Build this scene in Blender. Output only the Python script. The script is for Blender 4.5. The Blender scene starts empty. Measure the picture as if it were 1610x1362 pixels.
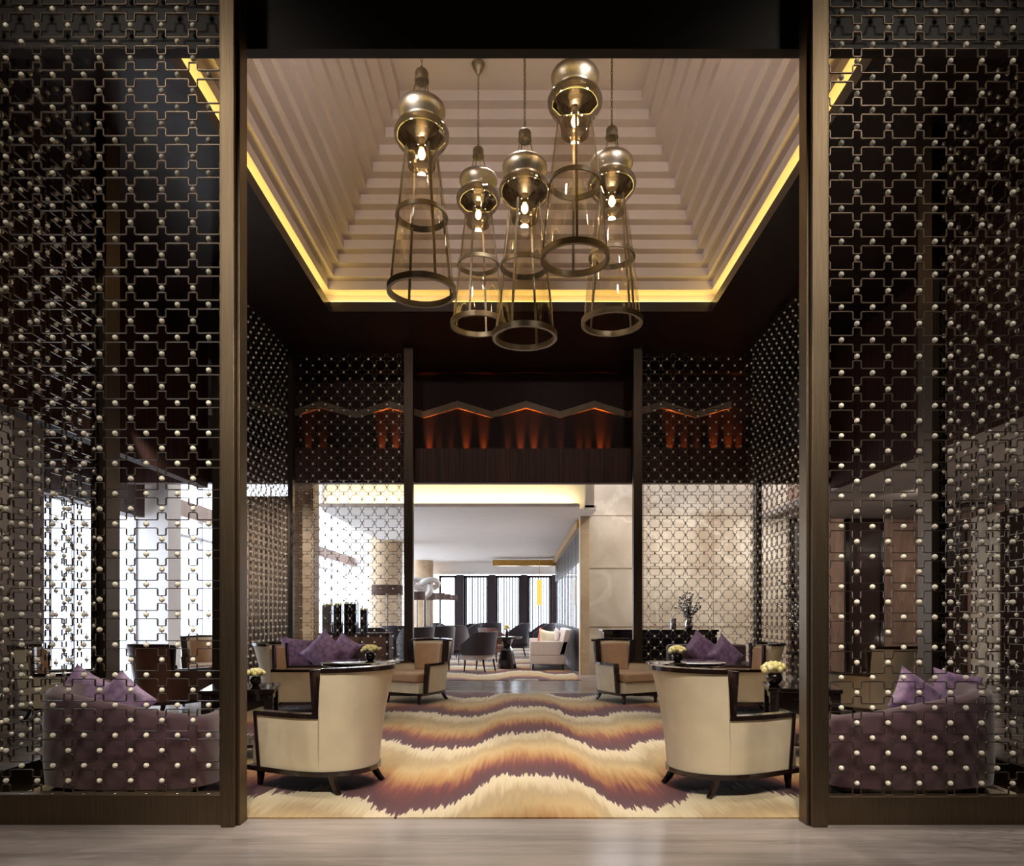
import bpy, math, random
from mathutils import Vector, Matrix
random.seed(7)
C = bpy.context.scene.collection
sc = bpy.context.scene
PI = math.pi
F = 1100.0; CX = 816.0; HY = 965.0; EYE = 1.35     # focal length, vanishing point (pixels), eye height

# ---------------------------------------------------------------- camera, world, light, exposure
cam_d = bpy.data.cameras.new('camera'); cam = bpy.data.objects.new('camera', cam_d); C.objects.link(cam)
cam.location = (0, 0, EYE); cam.rotation_euler = (PI/2, 0, 0)
cam_d.sensor_width = 36; cam_d.lens = F/1610*36
cam_d.shift_x = -(CX-805)/1610; cam_d.shift_y = (HY-681)/1610
cam_d.clip_start = .05; cam_d.clip_end = 200
sc.camera = cam

w = bpy.data.worlds.new('daylight'); sc.world = w; w.use_nodes = True
bg = w.node_tree.nodes['Background']; bg.inputs[0].default_value = (.97, .97, 1, 1); bg.inputs[1].default_value = 7.0

sc.view_settings.view_transform = 'Standard'; sc.view_settings.look = 'None'
sc.view_settings.gamma = 1; sc.view_settings.use_curve_mapping = False
sc.view_settings.exposure = 0.0
try:
    sc.cycles.use_denoising = True
    sc.cycles.caustics_reflective = False; sc.cycles.caustics_refractive = False
    sc.cycles.sample_clamp_indirect = 4; sc.cycles.max_bounces = 8; sc.cycles.transparent_max_bounces = 16
except Exception: pass

def lamp(name, kind, loc, energy, col=(1,.86,.66), rot=(0,0,0), **kw):
    d = bpy.data.lights.new(name, kind); d.energy = energy; d.color = col
    for k, v in kw.items():
        if k == 'portal': d.cycles.is_portal = True
        else: setattr(d, k, v)
    o = bpy.data.objects.new(name, d); C.objects.link(o); o.location = loc; o.rotation_euler = rot
    return o
def aim(o, tgt):
    o.rotation_euler = (Vector(tgt)-o.location).to_track_quat('-Z', 'Y').to_euler()
def spot(loc, tgt, e, size=60, blend=.6, col=(1,.84,.62), r=.06):
    o = lamp('added_spot', 'SPOT', loc, e, col, spot_size=math.radians(size), spot_blend=blend, shadow_soft_size=r)
    aim(o, tgt); return o

# daylight through the glazing
lamp('window_portal', 'AREA', (-7.15, 20, 2.6), 1, rot=(0, -PI/2, 0), shape='RECTANGLE', size=5.2, size_y=22, portal=1)
# unseen foyer spots above the camera, added as front light on screens and chairs
WARM = (1,.89,.76)
for x in (-3.0, -1.0, 1.0, 3.0):
    spot((x, 0.6, 6.2), (x*.95, 4.6, .9), 330, 62, .9, (1,.90,.78), .15)
for sx in (-1, 1):
    spot((sx*.7, 1.0, 6.2), (sx*1.5, 5.5, .4), 1150, 28, .6, (1,.88,.72), .12)
    spot((sx*3.1, 2.2, 6.2), (sx*2.95, 4.55, 3.9), 130, 90, .9, (1,.9,.76), .15)
# spots without fittings, added over the pavilion to brighten seating and carpet
for sx in (-1, 1):
    spot((sx*1.1, 8.6, 7.0), (sx*1.6, 5.5, .6), 520, 50, .6, WARM)
    spot((sx*3.1, 6.0, 5.66), (sx*2.2, 6.3, .4), 200, 60, .6, WARM)
    spot((sx*.9, 4.95, 5.6), (sx*1.3, 5.4, .6), 200, 60, .6, WARM)
    spot((sx*3.2, 8.3, 5.66), (sx*2.6, 9.3, .5), 300, 62, .6, WARM)
    spot((sx*1.0, 6.2, 7.0), (sx*1.7, 10.7, .5), 480, 46, .6, WARM)
    # hidden spots added behind the front lip to fill the coffer with neutral light
    spot((sx*1.6, 5.12, 5.95), (sx*.7, 9.3, 6.9), 190, 120, .9, (1,.93,.92), .1)
spot((0, 7.4, 7.3), (0, 6.2, 0), 420, 70, .6, WARM)
spot((0, 8.0, 7.3), (0, 9.3, 0), 420, 60, .6, WARM)
# spots added to brighten side chairs, pier, stone walls, lobby and curtain
spot((-4.5, 7.9, 5.6), (-4.8, 9.4, .7), 330, 40, .8, WARM)
spot((-6.0, 5.4, 4.3), (-6.7, 8.9, 2.0), 190, 70, .9, WARM)
for x in (2.4, 4.2):
    spot((x, 13.0, 4.25), (x+.2, 15.5, 1.6), 170, 85, .8, WARM)
spot((6.8, 11.5, 3.40), (6.9, 15.3, 1.4), 260, 90, .8, WARM)
spot((7.2, 8.0, 3.40), (7.4, 15.3, 2.6), 200, 90, .8, WARM)
spot((6.2, 7.0, .5), (7.2, 10.5, 3.4), 120, 110, .9, WARM)  # added near the floor, aimed up to lighten the right ceiling
spot((-.6, 15.2, 3.44), (-.6, 16.6, 0), 160, 90, .8, WARM)
spot((0, 17.0, 3.42), (-.2, 17.4, 0), 260, 120, .8, WARM)
spot((4.2, 7.6, 5.6), (4.4, 8.9, .3), 260, 50, .8, WARM)
spot((4.7, 9.3, 5.6), (4.45, 10.9, 1.2), 160, 40, .8, WARM)
spot((-5.1, 9.2, 3.9), (-4.4, 12.4, 1.9), 420, 50, .8, (1,.92,.84))  # added spot that washes the curtain

# ---------------------------------------------------------------- materials
def lin(c):
    return tuple(((v/255)/12.92 if v/255 <= .04045 else ((v/255+.055)/1.055)**2.4) for v in c) + (1,)
def mat(name, rgb, rough=.5, metal=0, noise=0, nscale=20, bump=0, stretch=None, rgb2=None, sheen=0, coat=0, spec=None):
    m = bpy.data.materials.new(name); m.use_nodes = True
    nt = m.node_tree; b = nt.nodes['Principled BSDF']
    b.inputs['Base Color'].default_value = lin(rgb); b.inputs['Roughness'].default_value = rough; b.inputs['Metallic'].default_value = metal
    if sheen: b.inputs['Sheen Weight'].default_value = sheen
    if coat: b.inputs['Coat Weight'].default_value = coat; b.inputs['Coat Roughness'].default_value = .05
    if spec is not None: b.inputs['Specular IOR Level'].default_value = spec
    if noise or rgb2:
        tc = nt.nodes.new('ShaderNodeTexCoord'); mp = nt.nodes.new('ShaderNodeMapping')
        nt.links.new(tc.outputs['Object'], mp.inputs['Vector'])
        if stretch: mp.inputs['Scale'].default_value = stretch
        n = nt.nodes.new('ShaderNodeTexNoise'); n.inputs['Scale'].default_value = nscale; n.inputs['Detail'].default_value = 5
        nt.links.new(mp.outputs['Vector'], n.inputs['Vector'])
        r = nt.nodes.new('ShaderNodeValToRGB')
        a = lin(rgb); c2 = lin(rgb2) if rgb2 else tuple(max(0, v*(1-noise)) for v in a[:3])+(1,)
        r.color_ramp.elements[0].position = .35; r.color_ramp.elements[1].position = .68
        r.color_ramp.elements[0].color = c2; r.color_ramp.elements[1].color = a
        nt.links.new(n.outputs['Fac'], r.inputs['Fac']); nt.links.new(r.outputs['Color'], b.inputs['Base Color'])
        if bump:
            bp = nt.nodes.new('ShaderNodeBump'); bp.inputs['Strength'].default_value = bump; bp.inputs['Distance'].default_value = .01
            nt.links.new(n.outputs['Fac'], bp.inputs['Height']); nt.links.new(bp.outputs['Normal'], b.inputs['Normal'])
    return m
def emit(name, rgb, s):
    m = bpy.data.materials.new(name); m.use_nodes = True; nt = m.node_tree
    nt.nodes.remove(nt.nodes['Principled BSDF']); e = nt.nodes.new('ShaderNodeEmission')
    e.inputs[0].default_value = lin(rgb); e.inputs[1].default_value = s
    nt.links.new(e.outputs[0], nt.nodes['Material Output'].inputs[0]); return m
def pane(name, tint, refl=.12, rough=.02):
    m = bpy.data.materials.new(name); m.use_nodes = True; nt = m.node_tree
    nt.nodes.remove(nt.nodes['Principled BSDF'])
    t = nt.nodes.new('ShaderNodeBsdfTransparent'); t.inputs[0].default_value = lin(tint)
    g = nt.nodes.new('ShaderNodeBsdfGlossy'); g.inputs['Roughness'].default_value = rough
    fr = nt.nodes.new('ShaderNodeLayerWeight'); fr.inputs[0].default_value = .25
    mm = nt.nodes.new('ShaderNodeMath'); mm.operation = 'MULTIPLY_ADD'; mm.inputs[1].default_value = .45; mm.inputs[2].default_value = refl
    nt.links.new(fr.outputs['Facing'], mm.inputs[0])
    mx = nt.nodes.new('ShaderNodeMixShader'); nt.links.new(mm.outputs[0], mx.inputs[0])
    nt.links.new(t.outputs[0], mx.inputs[1]); nt.links.new(g.outputs[0], mx.inputs[2])
    nt.links.new(mx.outputs[0], nt.nodes['Material Output'].inputs[0]); return m

M = dict(
 bronze = mat('aged_bronze', (126,110,90), .45, 1, .25, 6, stretch=(30,30,.6)),
 post = mat('dark_bronze_post', (86,74,64), .45, 1, .25, 6, stretch=(30,30,.6)),
 lattice = mat('lattice_bronze', (98,86,75), .4, .9),
 stud = mat('pale_brass', (250,244,226), .25, .0),
 wood = mat('dark_wenge', (52,32,26), .28, 0, nscale=6, stretch=(22,22,.5), rgb2=(30,17,14), coat=.35),
 fascia = mat('wood_fascia', (82,48,40), .55, 0, nscale=3, stretch=(14,14,.25), rgb2=(38,22,20), spec=.3),
 bulkhead = mat('matte_bulkhead_wood', (74,46,40), .75, 0, nscale=3, stretch=(14,14,.25), rgb2=(40,25,23), spec=.15),
 soffit = mat('lacquered_brown_soffit', (40,24,17), .36, 0, .3, 2, coat=.08),
 header = mat('brown_header', (29,22,20), .6, 0, .1, 3),
 darkwall = mat('dark_panel', (26,19,19), .35, 0, nscale=3, stretch=(10,10,.2), rgb2=(15,11,12)),
 strings = mat('strip_panelling', (60,26,20), .7, 0, nscale=4, stretch=(40,40,.15), rgb2=(14,8,8)),
 stone = mat('zigzag_stone', (150,130,108), .6, 0, .15, 8),
 plaster = mat('coffer_plaster', (208,193,186), .75, 0, .04, 3),
 white = mat('white_plaster', (240,235,231), .8, 0, .03, 2),
 grey = mat('grey_plaster', (150,138,132), .8, 0, .06, 2),
 cream = mat('cream_velvet', (222,208,180), .75, 0, .12, 5, sheen=.3),
 tan = mat('tan_fabric', (176,140,108), .8, 0, .12, 9, sheen=.2),
 leather = mat('brown_leather', (96,60,46), .45, 0, .2, 6),
 lacquer = mat('black_lacquer', (20,13,13), .12, 0, .2, 4, coat=.8),
 espresso = mat('espresso_wood', (34,20,18), .22, 0, .3, 8, stretch=(6,6,1), coat=.6),
 velvet = mat('aubergine_velvet', (74,42,54), .8, 0, .3, 4, sheen=.5),
 cushion = mat('purple_silk', (152,120,158), .5, 0, nscale=14, rgb2=(98,70,108), bump=.3, sheen=.3),
 plum = mat('plum_fabric', (42,28,38), .8, 0, .2, 6, sheen=.3),
 brass = mat('antique_brass', (158,146,124), .42, 1, .2, 5, stretch=(1,1,14)),
 nickel = mat('brushed_nickel', (190,180,164), .4, 1, .18, 5, stretch=(12,12,.4)),
 smoke = pane('smoked_glass', (176,166,148), .30, .03),
 glass = pane('clear_glass', (248,244,236), .035, .02),
 window = pane('window_glass', (240,246,252), .05, .02),
 crystal = mat('crystal_silver', (214,210,206), .12, .85),
 bulb = emit('bulb_glow', (255,214,150), 60),
 led = emit('cove_led', (255,222,120), 9.5),
 led2 = emit('cove_led_pale', (255,230,170), 42),
 gold = mat('gold_leaf', (206,160,84), .3, .8, .2, 6),
 lamp_shade = mat('taupe_shade', (108,86,78), .85, 0, .1, 20),
 petal = mat('cream_petals', (244,238,196), .7, 0, nscale=20, rgb2=(226,214,120)),
 grass = mat('grass_top', (214,206,96), .8, 0, .3, 30),
 sofa = mat('pale_grey_linen', (206,194,190), .85, 0, .06, 12),
 red = mat('red_stripe_fabric', (180,84,62), .8),
 ceramic = mat('white_ceramic', (236,230,224), .3),
 drape = mat('beige_drape', (168,146,126), .85, 0, .1, 4),
 darkframe = mat('dark_frame', (46,32,38), .4, 0, .15, 5),
 alu = mat('grey_metal', (176,174,178), .4, .4, .1, 5),
)
def marble(name, c1, c2, vein, rough, scale=1.2, gloss_coat=0, stretch=(1,1,1), vs=.9):
    m = bpy.data.materials.new(name); m.use_nodes = True; nt = m.node_tree; b = nt.nodes['Principled BSDF']
    tc = nt.nodes.new('ShaderNodeTexCoord'); mp = nt.nodes.new('ShaderNodeMapping'); mp.inputs['Scale'].default_value = stretch
    nt.links.new(tc.outputs['Object'], mp.inputs['Vector'])
    n = nt.nodes.new('ShaderNodeTexNoise'); n.inputs['Scale'].default_value = scale; n.inputs['Detail'].default_value = 8; n.inputs['Distortion'].default_value = .8
    n2 = nt.nodes.new('ShaderNodeTexNoise'); n2.inputs['Scale'].default_value = scale*vs; n2.inputs['Detail'].default_value = 6; n2.inputs['Distortion'].default_value = .7
    for k in (n, n2): nt.links.new(mp.outputs['Vector'], k.inputs['Vector'])
    r = nt.nodes.new('ShaderNodeValToRGB'); r.color_ramp.elements[0].color = lin(c2); r.color_ramp.elements[1].color = lin(c1)
    r.color_ramp.elements[0].position = .32; r.color_ramp.elements[1].position = .66
    nt.links.new(n.outputs['Fac'], r.inputs['Fac'])
    v = nt.nodes.new('ShaderNodeValToRGB'); e = v.color_ramp.elements
    e[0].position = .47; e[0].color = (0,0,0,1); e[1].position = .53; e[1].color = (0,0,0,1)
    p = e.new(.5); p.color = (.45,.45,.45,1)
    nt.links.new(n2.outputs['Fac'], v.inputs['Fac'])
    mx = nt.nodes.new('ShaderNodeMix'); mx.data_type = 'RGBA'
    nt.links.new(v.outputs['Color'], mx.inputs[0]); nt.links.new(r.outputs['Color'], mx.inputs[6]); mx.inputs[7].default_value = lin(vein)
    nt.links.new(mx.outputs[2], b.inputs['Base Color']); b.inputs['Roughness'].default_value = rough
    return m
M['floor'] = marble('striped_marble', (160,151,147), (128,119,115), (170,161,157), .2, 1.3, stretch=(.35, 5, 1), vs=2.2)
M['onyx'] = marble('cream_onyx', (222,210,192), (176,156,134), (244,234,214), .3, .8, vs=.7)
M['brownstone'] = marble('brown_stone', (150,122,106), (112,88,78), (170,140,120), .3, 1.6, stretch=(2,2,.5))
M['beigecol'] = marble('beige_column_stone', (206,180,146), (182,154,124), (216,194,164), .5, 1.5)

def carpet_mat():
    m = bpy.data.materials.new('ikat_carpet'); m.use_nodes = True; nt = m.node_tree; b = nt.nodes['Principled BSDF']
    L = nt.links.new
    tc = nt.nodes.new('ShaderNodeTexCoord'); sx = nt.nodes.new('ShaderNodeSeparateXYZ'); L(tc.outputs['Object'], sx.inputs[0])
    def math_(op, a, bb=None):
        k = nt.nodes.new('ShaderNodeMath'); k.operation = op
        for i, v in enumerate((a, bb)):
            if v is None: continue
            if isinstance(v, (int, float)): k.inputs[i].default_value = v
            else: L(v, k.inputs[i])
        return k.outputs[0]
    fx = math_('MULTIPLY_ADD', sx.outputs[0], 1/9.0); fx.node.inputs[2].default_value = .5
    fc = nt.nodes.new('ShaderNodeFloatCurve'); L(fx, fc.inputs['Value'])
    pts = [(-4.5,.45),(-3.4,.62),(-2.7,.40),(-2.1,.28),(-1.6,.40),(-1.15,.30),(-.76,.12),(-.3,.45),(.2,.66),(.55,.42),(.88,.15),(1.3,.34),(1.75,.42),(2.3,.14),(3.0,.40),(4.5,.5)]
    cv = fc.mapping.curves[0]
    cv.points[0].location = ((pts[0][0]+4.5)/9, pts[0][1]); cv.points[-1].location = ((pts[-1][0]+4.5)/9, pts[-1][1])
    for p in pts[1:-1]: cv.points.new((p[0]+4.5)/9, p[1])
    fc.mapping.update()
    def noise(scale, sc_, det=3):
        mp = nt.nodes.new('ShaderNodeMapping'); mp.inputs['Scale'].default_value = sc_; L(tc.outputs['Object'], mp.inputs[0])
        n = nt.nodes.new('ShaderNodeTexNoise'); n.inputs['Scale'].default_value = scale; n.inputs['Detail'].default_value = det; L(mp.outputs[0], n.inputs[0])
        return n.outputs['Fac']
    nf = noise(1, (34, 1.6, 1), 4); nm = noise(1, (5, .8, 1), 3); nl = noise(1, (1.3, .5, 1), 2)
    wv = math_('MULTIPLY', fc.outputs[0], 1.95)
    yy = math_('SUBTRACT', sx.outputs[1], wv)
    yy = math_('ADD', yy, math_('MULTIPLY', math_('SUBTRACT', nm, .5), .55))
    yy = math_('ADD', yy, math_('MULTIPLY', math_('SUBTRACT', nl, .5), .5))
    y2 = math_('ADD', yy, math_('MULTIPLY', math_('SUBTRACT', nf, .5), .75))
    t = math_('FRACT', math_('MULTIPLY', math_('ADD', y2, CARPET_OFF), 1/2.12))
    rp = nt.nodes.new('ShaderNodeValToRGB'); L(t, rp.inputs['Fac']); e = rp.color_ramp.elements
    stops = [(0,(196,182,154)),(.012,(80,44,56)),(.10,(74,26,36)),(.20,(92,28,32)),(.27,(116,50,36)),(.34,(152,98,52)),(.44,(174,134,80)),(.58,(184,158,112)),(.74,(166,144,108)),(.88,(196,182,150)),(.99,(202,190,164))]
    e[0].position = 0; e[0].color = lin(stops[0][1]); e[1].position = stops[-1][0]; e[1].color = lin(stops[-1][1])
    for p, c in stops[1:-1]: q = e.new(p); q.color = lin(c)
    fib = noise(1, (160, 60, 1), 2)
    mx = nt.nodes.new('ShaderNodeMix'); mx.data_type = 'RGBA'; mx.blend_type = 'MULTIPLY'; mx.inputs[0].default_value = .35
    L(rp.outputs['Color'], mx.inputs[6])
    gr = nt.nodes.new('ShaderNodeValToRGB'); L(fib, gr.inputs['Fac']); gr.color_ramp.elements[0].position=.3; gr.color_ramp.elements[1].position=.7; gr.color_ramp.elements[0].color=(.45,.42,.4,1)
    L(gr.outputs['Color'], mx.inputs[7]); L(mx.outputs[2], b.inputs['Base Color']); b.inputs['Roughness'].default_value = .95
    b.inputs['Sheen Weight'].default_value = .2
    bp = nt.nodes.new('ShaderNodeBump'); bp.inputs['Strength'].default_value = .4; bp.inputs['Distance'].default_value = .006; L(fib, bp.inputs['Height']); L(bp.outputs[0], b.inputs['Normal'])
    return m
CARPET_OFF = -5.82 + .66*1.95 + 2.12*3
M['carpet'] = carpet_mat()

# ---------------------------------------------------------------- mesh builder
class MB:
    def __init__(s): s.v = []; s.f = []
    def add(s, vs, fs):
        o = len(s.v); s.v += [tuple(p) for p in vs]; s.f += [tuple(i+o for i in f) for f in fs]; return s
    def box(s, x0, x1, y0, y1, z0, z1):
        return s.add([(x,y,z) for z in (z0,z1) for y in (y0,y1) for x in (x0,x1)],
                     [(0,2,3,1),(4,5,7,6),(0,1,5,4),(2,6,7,3),(0,4,6,2),(1,3,7,5)])
    def cbox(s, c, sx, sy, sz, rz=0):
        vs = []
        for z in (-sz/2, sz/2):
            for y in (-sy/2, sy/2):
                for x in (-sx/2, sx/2):
                    vs.append((c[0]+x*math.cos(rz)-y*math.sin(rz), c[1]+x*math.sin(rz)+y*math.cos(rz), c[2]+z))
        return s.add(vs, [(0,2,3,1),(4,5,7,6),(0,1,5,4),(2,6,7,3),(0,4,6,2),(1,3,7,5)])
    def lathe(s, prof, n=32, c=(0,0,0), a0=0, close=False):
        vs = [(c[0]+r*math.cos(a0+2*PI*k/n), c[1]+r*math.sin(a0+2*PI*k/n), c[2]+z) for r, z in prof for k in range(n)]
        fs = []
        m = len(prof)
        for i in range(m if close else m-1):
            for k in range(n):
                a, b_ = i*n+k, i*n+(k+1) % n; j = (i+1) % m
                fs.append((a, b_, j*n+(k+1) % n, j*n+k))
        if not close:
            if prof[0][0] > 1e-5: fs.append(tuple(reversed(range(n))))
            if prof[-1][0] > 1e-5: fs.append(tuple(range((m-1)*n, m*n)))
        return s.add(vs, fs)
    def surf(s, prof, n=40, c=(0,0,0)):      # open lathe
        vs = [(c[0]+r*math.cos(2*PI*k/n), c[1]+r*math.sin(2*PI*k/n), c[2]+z) for r, z in prof for k in range(n)]
        return s.add(vs, [(i*n+k, i*n+(k+1) % n, (i+1)*n+(k+1) % n, (i+1)*n+k) for i in range(len(prof)-1) for k in range(n)])
    def tube(s, pts, rad, n=8, cap=True):
        pts = [Vector(p) for p in pts]; m = len(pts)
        rads = rad if isinstance(rad, (list, tuple)) else [rad]*m
        vs = []; up = None
        for i, p in enumerate(pts):
            d = (pts[min(i+1, m-1)]-pts[max(i-1, 0)]).normalized()
            if up is None: up = Vector((0,0,1)) if abs(d.z) < .9 else Vector((1,0,0))
            a = d.cross(up).normalized(); b_ = a.cross(d).normalized(); up = b_
            for k in range(n):
                t = 2*PI*(k+.5)/n; q = p + (a*math.cos(t)+b_*math.sin(t))*rads[i]; vs.append(tuple(q))
        fs = [(i*n+k, i*n+(k+1) % n, (i+1)*n+(k+1) % n, (i+1)*n+k) for i in range(m-1) for k in range(n)]
        if cap: fs += [tuple(reversed(range(n))), tuple(range((m-1)*n, m*n))]
        return s.add(vs, fs)
    def sphere(s, c, r, n=12, m=8, sz=1):
        return s.lathe([(max(1e-6, r*math.sin(PI*i/m)), -r*sz*math.cos(PI*i/m)) for i in range(m+1)], n, c)
    def prism(s, poly, z0, z1):
        n = len(poly)
        return s.add([(x,y,z0) for x, y in poly]+[(x,y,z1) for x, y in poly],
                     [tuple(reversed(range(n))), tuple(range(n, 2*n))]+[(k, (k+1) % n, n+(k+1) % n, n+k) for k in range(n)])
    def strip(s, pts, w_, d, fn):           # flat ribbon of square section along 2D polyline, fn maps (u,v,depth) to 3D
        n = len(pts); vs = []
        for i, (u, v) in enumerate(pts):
            u0, v0 = pts[max(i-1, 0)]; u1, v1 = pts[min(i+1, n-1)]
            du, dv = u1-u0, v1-v0; l = math.hypot(du, dv) or 1; nu, nv = -dv/l*w_/2, du/l*w_/2
            for (a, b_, c_) in ((1,1,-1),(1,1,1),(-1,-1,1),(-1,-1,-1)):
                vs.append(fn(u+nu*a, v+nv*b_, c_*d/2))
        fs = [(i*4+k, i*4+(k+1) % 4, (i+1)*4+(k+1) % 4, (i+1)*4+k) for i in range(n-1) for k in range(4)]
        return s.add(vs, fs)
    def build(s, name, m, parent=None, smooth=False, bevel=0, seg=2):
        me = bpy.data.meshes.new(name); me.from_pydata(s.v, [], s.f); me.update()
        o = bpy.data.objects.new(name, me); C.objects.link(o); me.materials.append(m)
        if parent: o.parent = parent
        import bmesh
        bm = bmesh.new(); bm.from_mesh(me); bmesh.ops.recalc_face_normals(bm, faces=bm.faces); bm.to_mesh(me); bm.free()
        if smooth:
            for p in me.polygons: p.use_smooth = True
            if smooth == 'auto': me.set_sharp_from_angle(angle=math.radians(40))
        if bevel:
            b = o.modifiers.new('bevel', 'BEVEL'); b.width = bevel; b.segments = seg; b.limit_method = 'ANGLE'
        return o
def thing(name, label, cat, loc=(0,0,0), rz=0, group=None):
    o = bpy.data.objects.new(name, None); C.objects.link(o); o.location = loc; o.rotation_euler = (0,0,rz)
    o['label'] = label; o['category'] = cat
    if group: o['group'] = group
    return o
def tag(o, label, cat, group=None):
    o['label'] = label; o['category'] = cat
    if group: o['group'] = group
    return o
def struct(name, mb, m, parent=None, **kw):
    o = mb.build(name, m, parent, **kw)
    if not parent: o['kind'] = 'structure'
    return o
def dup(root, loc, rz, label, scale=None):
    r = root.copy(); C.objects.link(r); r.location = loc; r.rotation_euler = (0,0,rz); r['label'] = label
    if scale: r.scale = (scale,)*3
    for ch in list(root.children):
        c = ch.copy(); C.objects.link(c); c.parent = r
        for g in ch.children:
            d = g.copy(); C.objects.link(d); d.parent = c
    return r
def P(px, py, Y): return ((px-CX)*Y/F, Y, EYE-(py-HY)*Y/F)
def Zof(py, Y): return EYE-(py-HY)*Y/F
def Xof(px, Y): return (px-CX)*Y/F

# ---------------------------------------------------------------- setting
SY = 4.5                                   # front screen plane
struct('floor', MB().box(-8,10,-4,32,-.2,0), M['floor'])
FX0, FX1 = -7, 9.2
# foyer shell
struct('wall_rear', MB().box(-6.2,6.2,-4.2,-4,0,6.4), M['grey'])
struct('wall_foyer_left', MB().box(-6.2,-6,-4,4.4,0,6.4), M['fascia'])
struct('wall_foyer_right', MB().box(6,6.2,-4,4.4,0,6.4), M['fascia'])
struct('ceiling_foyer', MB().box(-6.2,6.2,-4,4.62,6.3,6.5), M['grey'])
struct('wall_front_left', MB().box(-7.4,-3.86,4.42,4.62,0,6.6), M['darkwall'])
struct('wall_front_right', MB().box(3.86,9.4,4.42,4.62,0,6.6), M['darkwall'])
hz = EYE + (HY-92)*4.72/F
struct('trim_1', MB().box(-3.9,3.9,4.64,4.72,hz,6.6), M['header'])
# soffit with the coffer opening
ZS = 5.70; CXL, CXR, CY0, CY1 = -2.73, 2.77, 5.2, 10.07
sof = MB()
sof.box(-5.3,CXL,4.62,12.9,ZS,ZS+.14); sof.box(CXR,5.3,4.62,12.9,ZS,ZS+.14)
sof.box(CXL,CXR,4.62,CY0,ZS,ZS+.14); sof.box(CXL,CXR,CY1,12.9,ZS,ZS+.14)
struct('ceiling', sof, M['soffit'])
# stepped coffer: rectangular rings
g = .16                                    # cove gap behind the soffit lip
NST = 13; ZT = 7.6; TX, TY = 1.30, 1.72
cof = MB()
def ring(x0,x1,y0,y1,z): return [(x0,y0,z),(x1,y0,z),(x1,y1,z),(x0,y1,z)]
rings = []
z = ZS + .30
rings.append(ring(CXL-g,CXR+g,CY0-g,CY1+g,ZS+.14)); rings.append(ring(CXL-g,CXR+g,CY0-g,CY1+g,z))
for k in range(NST):
    t0 = k/NST; t1 = (k+1)/NST
    ix = -g*.7 + (TX+g*.7)*t1; iy = -g*.7 + (TY+g*.7)*t1
    rings.append(ring(CXL+ix,CXR-ix,CY0+iy,CY1-iy,z))
    z2 = ZS+.30+(ZT-ZS-.30)*t1
    rings.append(ring(CXL+ix,CXR-ix,CY0+iy,CY1-iy,z2)); z = z2
vs = [p for r in rings for p in r]
fs = [(i*4+k, i*4+(k+1) % 4, (i+1)*4+(k+1) % 4, (i+1)*4+k) for i in range(len(rings)-1) for k in range(4)]
n0 = (len(rings)-1)*4; fs.append((n0,n0+1,n0+2,n0+3))
cof.add(vs, fs); struct('ceiling_coffer', cof, M['plaster'])
# shell above the coffer
struct('ceiling_upper', MB().box(-8,10,4.62,12.9,8.2,8.3), M['darkwall'])
led = MB(); e = .05
led.box(CXL-.12,CXL-.07,CY0,CY1,ZS+.145,ZS+.175); led.box(CXR+.07,CXR+.12,CY0,CY1,ZS+.145,ZS+.175)
led.box(CXL,CXR,CY1+.07,CY1+.12,ZS+.145,ZS+.175); led.box(CXL,CXR,CY0-.12,CY0-.07,ZS+.145,ZS+.175)
tag(led.build('cove_light', M['led']), 'warm yellow strip light hidden behind the lip of the stepped ceiling', 'light')

# bulkheads round the pavilion
struct('trim_2', MB().box(-5.36,-5.2,4.62,11.7,3.45,6.6), M['bulkhead'])
struct('trim_3', MB().box(5.2,5.36,4.62,11.7,3.45,6.6), M['bulkhead'])
zf = Zof(705, 11.7); zb_ = Zof(762, 11.86)
struct('trim_4', MB().box(-7.2,9.3,11.7,11.86,zb_,zf), M['fascia'])
struct('trim_5', MB().box(-7.2,9.3,11.86,12.75,3.85,3.95), M['fascia'])       # floor of the niche
struct('wall_back_upper', MB().box(-7.2,9.3,12.75,12.9,3.85,8.2), M['strings'])
struct('wall_upper_left', MB().box(-7.4,-7.2,4.62,12.9,4.4,8.2), M['darkwall'])
struct('wall_upper_right', MB().box(9.3,9.45,4.62,12.9,3.4,8.2), M['darkwall'])
# folded stone band across the niche
zz = MB(); per = Xof(CX+109.5, 12.45)*1.0; xs = Xof(663, 12.45)
pk = []
for k in range(-8, 10): pk.append((xs+per/2*k, (k % 2)))
for (xa, ka), (xb, kb) in zip(pk, pk[1:]):
    za, zb = (Zof(645 if ka == 0 else 630, 12.45) for ka in (ka, kb))
    ya, yb = (12.73 if k == 0 else 12.66 for k in (ka, kb))
    zz.add([(xa,ya,za-.06),(xb,yb,zb-.06),(xb,yb,zb+.06),(xa,ya,za+.06),(xa,12.75,za-.06),(xb,12.75,zb-.06),(xb,12.75,zb+.06),(xa,12.75,za+.06)],
           [(0,1,2,3),(3,2,6,7),(0,4,5,1)])
struct('trim_6', zz, M['stone'])
for px in (482,505,600,622,675,690,708,733,760,800,818,838,858,880,912,927,945,958,1058,1078,1100,1125,1150,1165):
    X = Xof(px+random.uniform(-2,2), 12.6)
    lamp('uplight', 'SPOT', (X, 12.70, zf-.06), random.choice((30,45,70,110,160)), (1,.22,.03), rot=(PI-.10,0,0), spot_size=math.radians(22), spot_blend=1, shadow_soft_size=.02)

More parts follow.
